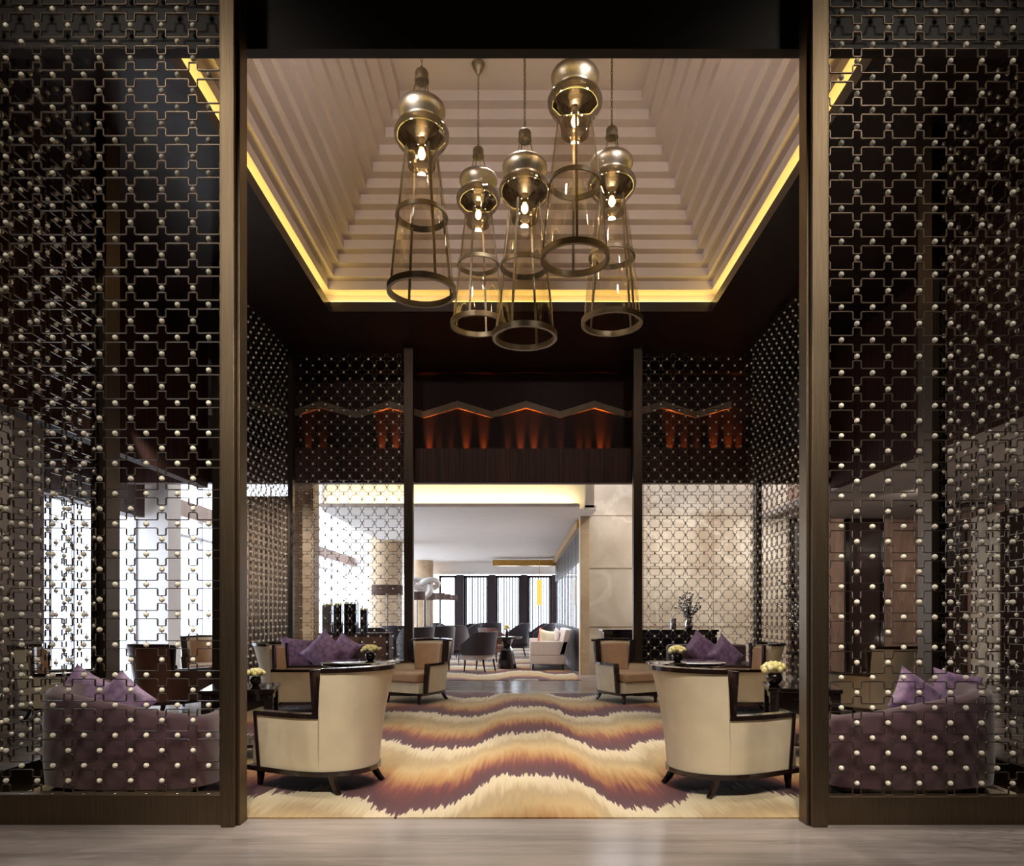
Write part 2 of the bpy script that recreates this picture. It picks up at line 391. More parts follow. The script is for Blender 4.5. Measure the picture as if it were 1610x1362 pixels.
# left: window zone
struct('ceiling_left', MB().box(-7.2,-5.36,4.62,11.7,4.4,4.5), M['grey'])
struct('trim_7', MB().box(-7.2,-6.9,4.62,12.9,3.12,4.4), M['fascia'])        # wood head above the windows
struct('wall_left', MB().box(-7.4,-7.2,4.62,9.3,0,4.4), M['grey'])
struct('trim_8', MB().box(-7.2,-6.45,8.9,9.5,0,4.4), M['grey'])               # square pier
struct('trim_9', MB().box(-7.1,-6.52,13.0,13.5,0,6.2), M['white'])
struct('ceiling_window', MB().box(-7.2,-3.9,14.3,31,6.2,6.3), M['white'])
struct('trim_10', MB().box(-7.15,-6.95,13.5,31,3.36,3.70), M['brownstone'])   # timber transom
wn = 1
for y0, y1 in ((9.5,10.6),(10.6,11.8),(11.8,13.0)):
    fr = MB()
    fr.box(-7.2,-7.1,y0,y0+.03,0,3.12); fr.box(-7.2,-7.1,y1-.03,y1,0,3.12); fr.box(-7.2,-7.1,y0,y1,0,.1)
    fr.box(-7.18,-7.12,(y0+y1)/2-.02,(y0+y1)/2+.02,0,3.12)
    o = struct('window_%d' % wn, fr, M['alu']); wn += 1
    MB().box(-7.16,-7.15,y0+.05,y1-.05,.1,3.12).build('pane', M['window'], o)
for k in range(8):
    y0 = 13.5+k*2.2; y1 = y0+2.2
    fr = MB(); fr.box(-7.2,-7.1,y0,y0+.02,0,6.2); fr.box(-7.2,-7.1,y1-.02,y1,0,6.2); fr.box(-7.2,-7.1,y0,y1,2.97,3.03); fr.box(-7.2,-7.1,y0,y1,0,.1)
    o = struct('window_%d' % wn, fr, M['alu']); wn += 1
    MB().box(-7.16,-7.15,y0+.05,y1-.05,.1,6.2).build('pane', M['window'], o)
struct('trim_11', MB().box(-7.2,-7.0,12.9,31,6.0,6.2), M['white'])
# cove riser and the lobby ceiling
struct('ceiling_cove', MB().box(-7.2,9.3,12.9,14.45,4.3,4.4), M['white'])
cv = MB(); cv.box(-4.0,1.36,14.4,14.5,3.5,4.3); cv.box(1.30,1.56,14.5,15.5,3.55,4.3); cv.box(-4.0,1.22,14.06,14.4,3.5,3.52); cv.box(-4.0,1.22,14.04,14.08,3.5,3.565)
struct('trim_12', cv, M['white'])
tag(MB().box(-3.95,1.15,14.16,14.22,3.522,3.545).build('cove_light', M['led2']), 'pale strip light in the ceiling cove above the lobby opening', 'light')
struct('ceiling_lobby', MB().box(-4.0,1.6,14.5,31,3.5,3.6), M['white'])
struct('trim_13', MB().box(-4.1,-4.0,14.5,31,3.5,6.3), M['white'])
struct('trim_32', MB().box(-7.2,-4.0,14.2,14.3,4.3,6.3), M['white'])
# onyx wall
ow = MB(); ow.box(1.55,5.95,15.5,15.7,0,4.3)
struct('wall_back', ow, M['onyx'])
struct('trim_14', MB().box(1.35,1.55,15.42,15.75,0,3.55), M['beigecol'])
jn = MB()
for z in (1.05, 2.35, 3.52): jn.box(1.55,5.95,15.492,15.5,z,z+.012)
for x in (2.75, 4.3): jn.box(x,x+.01,15.492,15.5,0,4.3)
struct('trim_15', jn, M['brownstone'])
struct('wall_back_right', MB().box(5.95,9.3,15.5,15.7,0,4.3), M['brownstone'])
struct('ceiling_right', MB().box(5.36,9.3,4.62,15.5,3.45,3.55), M['grey'])
struct('trim_16', MB().box(7.6,9.0,13.2,13.6,3.42,3.449), M['darkwall'])
struct('wall_right', MB().box(9.3,9.5,4.62,15.5,0,3.5), M['brownstone'])
dn = 1
for x0, x1 in ((6.0,6.75),(7.2,8.05),(8.85,9.15)):
    d = MB(); d.box(x0,x0+.08,15.42,15.5,0,3.44); d.box(x1-.08,x1,15.42,15.5,0,3.44); d.box(x0,x1,15.42,15.5,3.36,3.44)
    o = struct('door_%d' % dn, d, M['lacquer']); dn += 1
    MB().box(x0+.08,x1-.08,15.45,15.49,.01,3.36).build('door_leaf', M['wood'], o)
for k, (y0, y1, m) in enumerate(((5.2,8.6,'wood'),(9.2,11.6,'wood'),(12.7,13.4,'wood'),(13.5,14.3,'onyx'),(14.5,15.2,'wood'))):
    struct('trim_%d' % (17+k), MB().box(9.24,9.3,y0,y1,0,3.3), M[m])
# lobby right wall: fins over pale panes
rw = MB(); rw.box(1.40,1.5,15.75,27,0,.95); rw.box(1.40,1.5,15.75,27,2.62,3.5); struct('wall_lobby_right', rw, M['darkframe'])
struct('trim_22', MB().box(1.30,1.40,15.75,27,3.28,3.45), M['gold'])
y = 15.8
while y < 26.6:
    fr = MB(); fr.box(1.392,1.41,y,y+.05,0,3.28); fr.box(1.395,1.42,y+.05,y+1.35,2.55,2.62); fr.box(1.395,1.42,y+.05,y+1.35,.95,1.0)
    for q in range(3): fr.box(1.396,1.401,y+.33*q+.33,y+.33*q+.345,0,3.28)
    o = struct('window_%d' % wn, fr, M['darkframe']); wn += 1
    MB().box(1.43,1.44,y+.05,y+1.36,.95,2.62).build('pane', M['window'], o); y += 1.36
# far wall with window bays
FY = 29.5
fw = MB(); fw.box(-7.2,1.6,FY,FY+.2,Zof(903,FY),6.3); fw.box(-7.2,1.6,FY,FY+.2,0,.5)
struct('wall_far', fw, M['white'])
px_p = ((718,729),(769,779),(819,829),(868,878))
for k, (a, b_) in enumerate(px_p):
    struct('trim_%d' % (23+k), MB().box(Xof(a,FY-.3),Xof(b_,FY-.3),FY-.45,FY-.02,0,Zof(904,FY-.3)), M['darkframe'])
for (a, b_) in ((690,718),(729,769),(779,819),(829,868)):
    x0, x1 = Xof(a,FY-.1), Xof(b_,FY-.1); zt = Zof(905,FY-.1)
    fr = MB(); fr.box(x0,x0+.09,FY-.1,FY+.05,.5,zt); fr.box(x1-.09,x1,FY-.1,FY+.05,.5,zt); fr.box(x0,x1,FY-.1,FY+.05,zt-.1,zt)
    if a > 700:
        n = 9
        for q in range(1, n): fr.box(x0+(x1-x0)*q/n-.022,x0+(x1-x0)*q/n+.022,FY-.05,FY,.5,zt-.1)
    o = struct('window_%d' % wn, fr, M['darkframe']); wn += 1
    MB().box(x0+.05,x1-.05,FY+.06,FY+.07,.5,zt).build('pane', M['window'], o)
struct('trim_27', MB().box(Xof(775,27),1.5,26.8,27.3,Zof(890,27),Zof(881,27)), M['gold'])
struct('trim_33', MB().box(Xof(900,29.4),1.7,27,29.6,0,6.3), M['white'])
# columns
for k, (x, y) in enumerate(((-4.0,21.0),(-4.0,28.6))):
    c = MB().lathe([(.5,0),(.5,6.2)], 40, (x,y,0)); struct('trim_%d' % (28+k), c, M['beigecol'], smooth='auto')
struct('trim_30', MB().box(Xof(463,12.9),Xof(496,12.9),12.76,13.14,0,4.3), M['beigecol'])

# carpets
tag(MB().box(-3.9,3.9,SY+.10,11.78,0,.011).build('carpet', M['carpet']), 'large cream, gold and burgundy wave carpet under the seating groups', 'carpet')
tag(MB().box(-3.6,1.25,14.1,27,0,.011).build('carpet', M['carpet']), 'striped wave carpet in the lobby beyond the opening', 'carpet')

# ---------------------------------------------------------------- lattice screens
stud_mesh = MB().sphere((0,0,0), .0175, 12, 8)
def stud_proto():
    me = bpy.data.meshes.new('stud'); me.from_pydata(stud_mesh.v, [], stud_mesh.f); me.materials.append(M['stud'])
    for p in me.polygons: p.use_smooth = True
    return me
STUD = stud_proto()
def screen(label, origin, ud, u0, u1, phase, rows, prio, pitch=.2005, z0=.2, group=None, rod=.0052):
    """origin at floor, ud unit direction in plan; phase = u of one cross centre; rows = list of strip heights."""
    root = thing('lattice_screen', label, 'screen', (origin[0], origin[1], 0), 0, group)
    nd = (-ud[1], ud[0])
    fn = lambda u, v, d: (ud[0]*u+nd[0]*d, ud[1]*u+nd[1]*d, v)
    lat = MB(); studs = []
    k0 = math.ceil((u0-phase)/pitch-.5+1e-6); k1 = math.floor((u1-phase)/pitch+.5-1e-6)
    cs = [phase+pitch*k for k in range(k0, k1+1)]
    r = .0055
    def clip(pts):
        return [(min(max(u, u0), u1), v) for u, v in pts]
    for j, zr in enumerate(rows):
        p = (rows[j+1]-zr) if j+1 < len(rows) else (zr-rows[j-1])
        a = .135*p; t = .375*p; h = .135*pitch
        for sgn in (1, -1):
            pts = [(u0, zr+sgn*a)]
            for c in cs:
                for (u, v, du0, dv0, du1, dv1) in ((c-h,a,-1,0,0,1),(c-h,t,0,-1,1,0),(c+h,t,-1,0,0,-1),(c+h,a,0,1,1,0)):
                    pts.append((u+du0*r, zr+sgn*(v+dv0*r))); pts.append((u+du1*r, zr+sgn*(v+dv1*r)))
            pts.append((u1, zr+sgn*a))
            pts = [q for q in clip(pts)]
            out = [pts[0]]
            for q in pts[1:]:
                if math.hypot(q[0]-out[-1][0], q[1]-out[-1][1]) > 1e-5: out.append(q)
            lat.strip(out, rod, .012, fn)
        for c in cs + [cs[-1]+pitch]:
            u = c-pitch/2
            if u0+.02 < u < u1-.02: studs.append((u, zr)); lat.strip([(u, zr-a), (u, zr+a)], .0035, .006, fn)
        if j+1 < len(rows):
            zm = zr+p/2
            for c in cs:
                if u0+.02 < c < u1-.02: studs.append((c, zm)); lat.strip([(c, zm-.135*p), (c, zm+.135*p)], .0035, .006, fn)
    lat.build('lattice', M['lattice'], root)
    studs.sort(key=prio)
    for (u, v) in studs[:100]:
        o = bpy.data.objects.new('stud', STUD); C.objects.link(o); o.parent = root; o.location = fn(u, v, -.0) 
    if len(studs) > 100:
        rest = MB()
        for (u, v) in studs[100:]: rest.sphere(fn(u, v, 0), .0175, 8, 6)
        o = rest.build('studs', M['stud'], root, smooth=True); o['kind'] = 'stuff'
    return root, fn
# heights of the strips
def zrows(z_first, p1, z_sw, p2, z_end):
    out = []; z = z_first
    while z < z_end:
        out.append(z); z += p1 if z < z_sw-1e-3 else p2
    return out
zA = zrows(Zof(1204, SY)-.1943, .1943, Zof(634, SY)-.05, .2112, 5.5)
def near_mid(u, z): return 0
RG = 'bronze lattice screens with pale studs'
# front left : X from -3.82 to -1.905 ; crosses at x = 303.5 - 49k
fl, fn = screen('large studded bronze lattice screen left of the entrance, purple banquette behind it', (0,SY,0), (1,0), -3.82, Xof(352,SY), Xof(303.5,SY), zA, lambda q: abs(q[1]-1.9))
mb = MB().box(Xof(350,SY),Xof(356,SY),SY-.05,SY+.05,0,5.6); mb.box(Xof(356,SY),Xof(377,SY),SY-.09,SY+.09,0,5.6); mb.box(Xof(377,SY),Xof(382,SY),SY-.05,SY+.07,0,5.6)
mb.v = [(x,y-SY,z) for x,y,z in mb.v]; mb.build('post', M['bronze'], fl, bevel=.004)
mb = MB().box(-3.86,Xof(350,SY),-.035,.035,0,Zof(1248,SY)); mb.build('bottom_rail', M['bronze'], fl, bevel=.004)
fr_, fn = screen('large studded bronze lattice screen right of the entrance, purple banquette behind it', (0,SY,0), (1,0), Xof(1296,SY), 3.82, Xof(1347.3,SY), [z-.017 for z in zA], lambda q: abs(q[1]-1.9))
mb = MB().box(Xof(1292,SY),Xof(1298,SY),-.05,.05,0,5.6); mb.box(Xof(1268,SY),Xof(1292,SY),-.09,.09,0,5.6); mb.box(Xof(1263,SY),Xof(1268,SY),-.05,.07,0,5.6)
mb.build('post', M['bronze'], fr_, bevel=.004)
MB().box(Xof(1298,SY),3.86,-.035,.035,0,Zof(1251,SY)).build('bottom_rail', M['bronze'], fr_, bevel=.004)
# back pair
BY = 11.4
zB = zrows(.40, .1938, 4.7, .2135, 5.62)
for sx, (pa, pb), lab in ((-1,(462,636),'studded lattice screen at the back of the seating area, left of the middle opening'),(1,(1009,1187),'studded lattice screen at the back of the seating area, right of the middle opening')):
    a, b_ = Xof(pa,BY), Xof(pb,BY)
    s, fn = screen(lab, (0,BY,0), (1,0), a, b_, a+.11, zB, lambda q: abs(q[1]-2.6), rod=.0066)
    inner = (b_, Xof(650,BY)) if sx < 0 else (Xof(995,BY), a)
    outer = (Xof(454,BY), a) if sx < 0 else (b_, Xof(1196,BY))
    MB().box(inner[0],inner[1],-.07,.07,0,ZS).build('post', M['post'], s, bevel=.004)
    MB().box(outer[0],outer[1],-.06,.06,0,ZS).build('post', M['post'], s, bevel=.004)
    MB().box(a,b_,-.03,.03,0,.22).build('bottom_rail', M['post'], s)
# side panels
SX = 3.74
zC = zrows(.37, .194, 3.4, .2115, 5.62)
for sx, nm in ((-1,'left'),(1,'right')):
    s, fn = screen('studded side screen directly behind the %s entrance screen, seen at a slant' % nm, (sx*SX,0,0), (0,1), 4.66, 6.22, 4.75, zC, lambda q: abs(q[1]-1.9)+abs(q[0]-6)*.3)
    MB().box(-.07,.07,6.22,6.44,0,ZS).build('post', M['post'], s, bevel=.004)
    MB().box(-.03,.03,4.62,6.22,0,.22).build('bottom_rail', M['post'], s)
    s, fn = screen('studded side screen on the far %s of the seating area, seen edge-on beside the post' % nm, (sx*SX,0,0), (0,1), 8.85, 11.28, 8.95, zC, lambda q: abs(q[1]-2.6)+abs(q[0]-10)*.3, rod=.0066)
    MB().box(-.07,.07,8.68,8.85,0,ZS).build('post', M['post'], s, bevel=.004)
    MB().box(-.03,.03,8.85,11.3,0,.22).build('bottom_rail', M['post'], s)

# ---------------------------------------------------------------- tub chairs
def outline(xf, w_, xr, n=14, inset=0):
    """U shaped plan from the right arm tip round the rear to the left arm tip."""
    a = -xr-inset; b_ = w_-inset; x0 = .02
    pts = [(xf + (x0-xf)*k/5, -b_) for k in range(5)]
    for k in range(n+1):
        t = -PI/2 - PI*k/n
        ct, st = math.cos(t), math.sin(t)
        pts.append((x0+(a+x0)*math.copysign(abs(ct)**.9, ct), b_*math.copysign(abs(st)**.9, st)))
    pts += [(x0 + (xf-x0)*(k+1)/5, b_) for k in range(5)]
    return pts
def flare(p, z, z0=.18):
    t = max(0, z-z0)/.75; x, y = p
    l = math.hypot(x, y) or 1
    k = .05*t+.04*t*t
    rear = max(0, -x/.4)
    return (x - (.10*t*t+.02*t)*rear, y + .065*t*(y/.36), z)
def shell(mb, po, pi_, zb, zt_fn, nz=5, fl=True):
    n = len(po); vs = []; fs = []
    cols = []
    for o_, i_ in zip(po, pi_):
        zt = zt_fn(o_)
        col = []
        for k in range(nz+1):
            z = zb+(zt-zb)*k/nz; col.append(flare(o_, z) if fl else (o_[0],o_[1],z))
        for k in range(nz, -1, -1):
            z = zb+(zt-zb)*k/nz; col.append(flare(i_, z) if fl else (i_[0],i_[1],z))
        cols.append(col)
    m = 2*(nz+1)
    for c in cols: vs += c
    for i in range(n-1):
        for k in range(m):
            fs.append((i*m+k, i*m+(k+1) % m, (i+1)*m+(k+1) % m, (i+1)*m+k))
    fs.append(tuple(range(m))); fs.append(tuple(reversed(range((n-1)*m, n*m))))
    mb.add(vs, fs)
def tub_chair(label, loc, rz, up='cream', pad='tan', frame='espresso', name='tub_armchair', group=None, HB=.915, HA=.585):
    root = thing(name, label, 'armchair', loc, rz, group)
    W, XF, XR = .375, .29, -.46; TH = .06
    po = outline(XF, W, XR, 30); pi_ = outline(XF, W, XR, 30, inset=TH)
    st = -.25
    def split(ps):
        r = [p for p in ps if p[1] < 0]; l = [p for p in ps if p[1] >= 0]
        def cut(q):                          # q runs from the front to the rear
            for i in range(len(q)-1):
                if q[i][0] > st >= q[i+1][0]:
                    t = (q[i][0]-st)/(q[i][0]-q[i+1][0]); c = (st, q[i][1]+(q[i+1][1]-q[i][1])*t)
                    return [c], q[:i+1], q[i+1:]
        c1, f1, b1 = cut(r); c2, f2, b2 = cut(l[::-1])
        k = 7                                # resample arms so both faces carry the same number of points
        def res(q):
            n = len(q)-1; out = []
            for i in range(k):
                t = i*n/(k-1); j = min(int(t), n-1); f = t-j; out.append((q[j][0]+(q[j+1][0]-q[j][0])*f, q[j][1]+(q[j+1][1]-q[j][1])*f))
            return out
        bk = c1 + b1 + b2[::-1] + c2
        n = len(bk)-1; kk = 25; o = []
        for i in range(kk):
            t = i*n/(kk-1); j = min(int(t), n-1); f = t-j; o.append((bk[j][0]+(bk[j+1][0]-bk[j][0])*f, bk[j][1]+(bk[j+1][1]-bk[j][1])*f))
        return res(f1+c1), o
    arm_o, back_o = split(po); arm_i, back_i = split(pi_)
    hb = lambda p: HB + .012*max(0, -p[0]/.4)
    body = MB()
    shell(body, back_o, back_i, .18, hb)
    shell(body, arm_o, arm_i, .18, lambda p: HA)
    fl = lambda ps: [(x,-y) for x, y in reversed(ps)]
    shell(body, fl(arm_o), fl(arm_i), .18, lambda p: HA)
    body.build('upholstered_shell', M[up], root, smooth='auto')
    # dark rim
    rim = MB(); e = .008
    def grow(ps, d):
        out = []
        for x, y in ps:
            l = math.hypot(x, y) or 1; out.append((x+x/l*d, y+y/l*d))
        return out
    def rimstrip(o_, i_, zt, th=.028):
        o2 = grow(o_, e); i2 = grow(i_, -e); n = len(o2); vs = []; fs = []
        for a, b_ in zip(o2, i2):
            z = zt(a); A = flare(a, z); B = flare(b_, z)
            vs += [(A[0],A[1],z-.006),(A[0],A[1],z+th),(B[0],B[1],z+th),(B[0],B[1],z-.006)]
        for i in range(n-1):
            for k in range(4): fs.append((i*4+k, i*4+(k+1) % 4, (i+1)*4+(k+1) % 4, (i+1)*4+k))
        fs += [(0,1,2,3), tuple(reversed(range((n-1)*4, n*4)))]
        rim.add(vs, fs)
    rimstrip(back_o, back_i, hb); rimstrip(arm_o, arm_i, lambda p: HA); rimstrip(fl(arm_o), fl(arm_i), lambda p: HA)
    for s in (-1, 1):                       # uprights at the step and at the arm fronts
        for (x, z0, z1) in ((st, HA-.01, HB+.02), (XF, .17, HA+.025)):
            y0, y1 = (W+e, W-TH-e) if x > 0 else (abs(back_o[0][1])+e, abs(back_i[0][1])-e)
            q = []
            for z in (z0, z1):
                a = flare((x, s*y0), z); b_ = flare((x, s*y1), z)
                q += [(x-.006,a[1],z),(x+.024,a[1],z),(x+.024,b_[1],z),(x-.006,b_[1],z)]
            rim.add(q, [(0,1,2,3),(4,5,6,7),(0,1,5,4),(1,2,6,5),(2,3,7,6),(3,0,4,7)])
    rim.build('wood_rim', M[frame], root, smooth='auto')
    rail = MB(); poly = grow(outline(.42, W, XR), .012); rail.prism(poly, .145, .182); rail.build('base_rail', M[frame], root)
    sb = MB(); sb.prism(outline(.43, W-TH, XR+TH), .18, .33); sb.build('seat_base', M[up], root, smooth='auto')
    sc_ = MB(); sc_.prism(outline(.455, W-TH-.008, XR+TH+.02), .332, .475); sc_.build('seat_cushion', M[pad], root, smooth='auto', bevel=.03, seg=3)
    bc = MB(); shell(bc, [(x,y) for x,y in outline(.0, W-TH-.004, XR+TH+.004)[8:-8]], [(x,y) for x,y in outline(.0, W-TH-.07, XR+TH+.09)[8:-8]], .47, lambda p: HB-.03)
    bc.build('back_pad', M[pad], root, smooth='auto', bevel=.015, seg=2)
    for (x, y, dx, dy) in ((.37,-.29,.01,0),(.37,.29,.01,0),(-.31,-.24,-.08,-.02),(-.31,.24,-.08,.02)):
        t = []
        for k in range(6):
            q = k/5; t.append((x+dx*(q*q), y+dy*q*q, .15*(1-q)+.014*q if k < 5 else .014))
        MB().tube(t, [.034-.014*k/5 for k in range(6)], 4).build('leg', M[frame], root)
    return root
CG = 'cream tub armchairs with dark trim'
c0 = tub_chair('large cream tub armchair at front right, back to camera, stepped arm toward the right', (1.60,5.46,0), math.radians(27))
dup(c0, (-1.555,5.56,0), math.radians(153), 'large cream tub armchair at front left, back to camera, stepped arm toward the left')
dup(c0, (3.02,9.6,0), math.radians(176), 'cream armchair at the right side screen, in side view behind the right square side table')
dup(c0, (-3.02,9.6,0), math.radians(4), 'cream armchair at the left side screen, in side view behind the left square side table')
dup(c0, (1.62,10.72,0), math.radians(-62), 'cream armchair at far right of the carpet, facing the camera, black console behind it')
dup(c0, (-1.54,10.72,0), math.radians(-118), 'cream armchair at far left of the carpet, facing the camera, beside the lobby opening')
dup(c0, (4.45,8.95,0), math.radians(120), 'cream armchair seen through the right entrance screen, above the purple banquette')
b0 = tub_chair('brown leather armchair seen through the left entrance screen, beside the windows', (-4.75,9.6,0), math.radians(62), up='leather', pad='leather')
dup(c0, (-5.85,9.0,0), math.radians(20), 'pale armchair at far left, half hidden by the left purple banquette')
dup(c0, (-5.55,12.4,0), math.radians(-60), 'small pale armchair far off by the left windows, next to the entrance post')

# ---------------------------------------------------------------- banquettes and sofas
def banquette(label, sx):
    root = thing('curved_banquette', label, 'sofa', (0,0,0))
    # plan of the outer back, inner end -> outer end
    P0 = [(2.30,5.62,.60),(2.24,5.30,.60),(2.30,5.06,.61),(2.55,4.97,.645),(2.85,4.95,.70),(3.15,4.98,.745),(3.42,5.08,.785),(3.56,5.28,.80),(3.60,5.6,.80),(3.60,5.95,.80)]
    # smooth
    pts = []
    for i in range(len(P0)-1):
        p_1, p0, p1, p2 = (Vector(P0[max(0,i-1)]), Vector(P0[i]), Vector(P0[i+1]), Vector(P0[min(len(P0)-1,i+2)]))
        for k in range(5):
            t = k/5; pts.append(.5*((2*p0)+(p1-p_1)*t+(2*p_1-5*p0+4*p1-p2)*t*t+(3*p0-p_1-3*p1+p2)*t**3))
    pts.append(Vector(P0[-1]))
    vs = []; n = len(pts); m = 12
    for i, p in enumerate(pts):
        d = pts[min(i+1,n-1)]-pts[max(i-1,0)]; nl = Vector((-d.y, d.x, 0)).normalized()  # points inwards (up in Y for +X travel)
        top = p.z
        for (off, z) in ((.0,.10),(-.012,.25),(-.01,.42),(-.0,top-.04),(.02,top-.012),(.05,top),(.09,top),(.12,top-.012),(.14,top-.04),(.15,.42),(.15,.25),(.15,.10)):
            q = p + nl*off; vs.append((sx*q.x, q.y, z))
    fs = [(i*m+k, i*m+(k+1) % m, (i+1)*m+(k+1) % m, (i+1)*m+k) for i in range(n-1) for k in range(m)]
    fs += [tuple(range(m)), tuple(reversed(range((n-1)*m, n*m)))]
    MB().add(vs, fs).build('curved_back', M['velvet'], root, smooth='auto')
    poly = []
    for i, p in enumerate(pts):
        d = pts[min(i+1,n-1)]-pts[max(i-1,0)]; nl = Vector((-d.y, d.x, 0)).normalized(); q = p+nl*.155; poly.append((sx*q.x, q.y))
    MB().prism(poly, .10, .30).build('seat_base', M['velvet'], root)
    MB().prism([(x*.995+sx*.01, y+.005) for x, y in poly], .302, .42).build('seat_cushion', M['velvet'], root, bevel=.02)
    MB().prism([(x, y) for x, y in poly], .0125, .099).build('plinth', M['espresso'], root)
    return root
banquette('curved aubergine banquette behind the left entrance screen, back to camera', -1)
banquette('curved aubergine banquette behind the right entrance screen, back to camera', 1)

def sofa_back(label, x0, x1, y0, y1, m):
    root = thing('upholstered_sofa', label, 'sofa', ((x0+x1)/2, (y0+y1)/2, 0))
    hx, hy = (x1-x0)/2, (y1-y0)/2
    MB().box(-hx,hx,-hy,hy,.10,.32).build('seat_base', M[m], root, bevel=.015)
    MB().box(-hx+.1,hx-.1,-hy-.02,hy-.2,.322,.45).build('seat_cushion', M[m], root, bevel=.03)
    MB().box(-hx,hx,hy-.2,hy,.32,.86).build('backrest', M[m], root, bevel=.04)
    for s in (-1,1):
        MB().box(s*hx-(.1 if s>0 else 0),s*hx+(.1 if s<0 else 0),-hy,hy-.2,.32,.60).build('armrest', M[m], root, bevel=.03)
        for t in (-1,1): MB().box(s*(hx-.06)-.025,s*(hx-.06)+.025,t*(hy-.06)-.025,t*(hy-.06)+.025,.014,.10).build('leg', M['espresso'], root)
    return root
sofa_back('dark plum sofa against the right back screen, behind the round table', 2.36, 3.6, 10.45, 11.25, 'velvet')
sofa_back('dark plum sofa against the left back screen, behind the round table', -3.6, -2.36, 10.45, 11.25, 'velvet')

def pillow(label, loc, size, rot, m='cushion', name='throw_pillow', piping=True):
    n = 12; vs = []; fs = []
    root = None
    for side in (1, -1):
        for i in range(n+1):
            for j in range(n+1):
                u, v = -1+2*i/n, -1+2*j/n
                pinch = 1-.10*(1-abs(u)**2)*(abs(v)**3) - .10*(1-abs(v)**2)*(abs(u)**3)
                x = u*(1-.09*(1-v*v)*abs(u)); y = v*(1-.09*(1-u*u)*abs(v))
                h = .17*((1-u**4)*(1-v**4))**.6
                vs.append((x*size/2, side*h*size, y*size/2))
    k = (n+1)**2
    for s_ in (0, 1):
        for i in range(n):
            for j in range(n):
                a = s_*k+i*(n+1)+j; fs.append((a, a+1, a+n+2, a+n+1))
    mb = MB().add(vs, fs)
    o = mb.build(name, M[m], None, smooth=True)
    tag(o, label, 'cushion'); o.location = loc; o.rotation_euler = rot
    return o
R = math.radians
pillow('pale purple pillow standing on its corner on the right back sofa', P(1101,1020,10.86), .44, (R(-18),R(38),0))
pillow('patterned purple pillow nearest the right side armchair, on the right back sofa', P(1140,1031,10.62), .50, (R(-20),R(44),R(8)))
pillow('large purple pillow standing on its corner on the left back sofa', P(510,1026,10.62), .52, (R(-18),R(42),R(-5)))
pillow('dark purple pillow in the corner of the left back sofa, beside the armchair', P(464,1028,10.84), .50, (R(-14),R(8),R(25)))
pillow('purple pillow leaning on the right of the large one on the left back sofa', P(541,1022,10.88), .42, (R(-18),R(30),R(-18)))
pillow('lilac pillow on the right banquette, second from its high outer end', P(1440,1100,5.42), .40, (R(-24),R(34),0))
pillow('lilac pillow at the high outer end of the right banquette', P(1504,1092,5.62), .38, (R(-20),R(12),R(-10)))
pillow('purple pillow at the high outer end of the left banquette', P(132,1096,5.62), .40, (R(-20),R(30),R(10)))
pillow('purple pillow on the left banquette, nearer the entrance post', P(190,1106,5.42), .38, (R(-22),R(40),0))

# ---------------------------------------------------------------- tables, flowers
def side_table(label, loc, rz):
    root = thing('square_side_table', label, 'table', loc, rz); h = .32
    MB().box(-h,h,-h,h,.62,.66).build('table_top', M['lacquer'], root, bevel=.006)
    MB().box(-h+.03,h-.03,-h+.03,h-.03,.55,.618).build('apron', M['lacquer'], root)
    MB().box(-h+.05,h-.05,-h+.05,h-.05,.12,.15).build('lower_shelf', M['lacquer'], root)
    for a in (-1,1):
        for b_ in (-1,1):
            MB().box(a*(h-.055)-.04,a*(h-.055)+.04,b_*(h-.055)-.04,b_*(h-.055)+.04,.014,.618).build('leg', M['lacquer'], root, bevel=.004)
    return root
t0 = side_table('square black lacquer side table between the left tub chair and the entrance post', (-2.62,6.62,0), R(14))
dup(t0, (2.70,6.72,0), R(-14), 'square black lacquer side table between the right tub chair and the entrance post')
def round_table(label, loc):
    root = thing('round_table', label, 'table', loc)
    MB().lathe([(.47,.70),(.50,.71),(.50,.735),(.48,.745)], 48).build('table_top', M['lacquer'], root, smooth='auto')
    MB().lathe([(.06,.05),(.05,.3),(.06,.6),(.2,.70)], 24).build('pedestal', M['lacquer'], root, smooth='auto')
    MB().lathe([(.30,.014),(.30,.035),(.08,.06)], 40).build('base', M['lacquer'], root, smooth='auto')
    return root
r0 = round_table('round black lacquer table behind the right tub chair', (2.12,8.9,0))
dup(r0, (-2.02,8.9,0), 0, 'round black lacquer table behind the left tub chair')
def flowers(label, loc, s=1.0):
    root = thing('flower_bowl', label, 'flowers', loc)
    MB().lathe([(.03*s,0),(.055*s,.03*s),(.06*s,.06*s),(.045*s,.09*s)], 20).build('bowl', M['espresso'], root, smooth=True)
    rnd = random.Random(hash(label) % 999)
    b_ = MB()
    for k in range(26):
        a = k*2.4; t = math.sqrt((k+.5)/26); r = .085*s*t
        b_.sphere((r*math.cos(a), r*math.sin(a), .10*s+.055*s*math.sqrt(max(0,1-t*t))), .024*s, 7, 5)
    b_.build('blossoms', M['petal'], root, smooth=True)
    return root
flowers('small dark pot of yellow blossoms on the left square side table', (-2.53,6.72,.66), .95)
flowers('dark pot of cream blossoms on the right square side table', (2.48,6.80,.66), 1.3)
flowers('pot of cream blossoms on the round table behind the right tub chair', (1.98,8.75,.745), 1.2)
flowers('pot of cream blossoms on the round table behind the left tub chair', (-1.9,8.95,.745), 1.2)

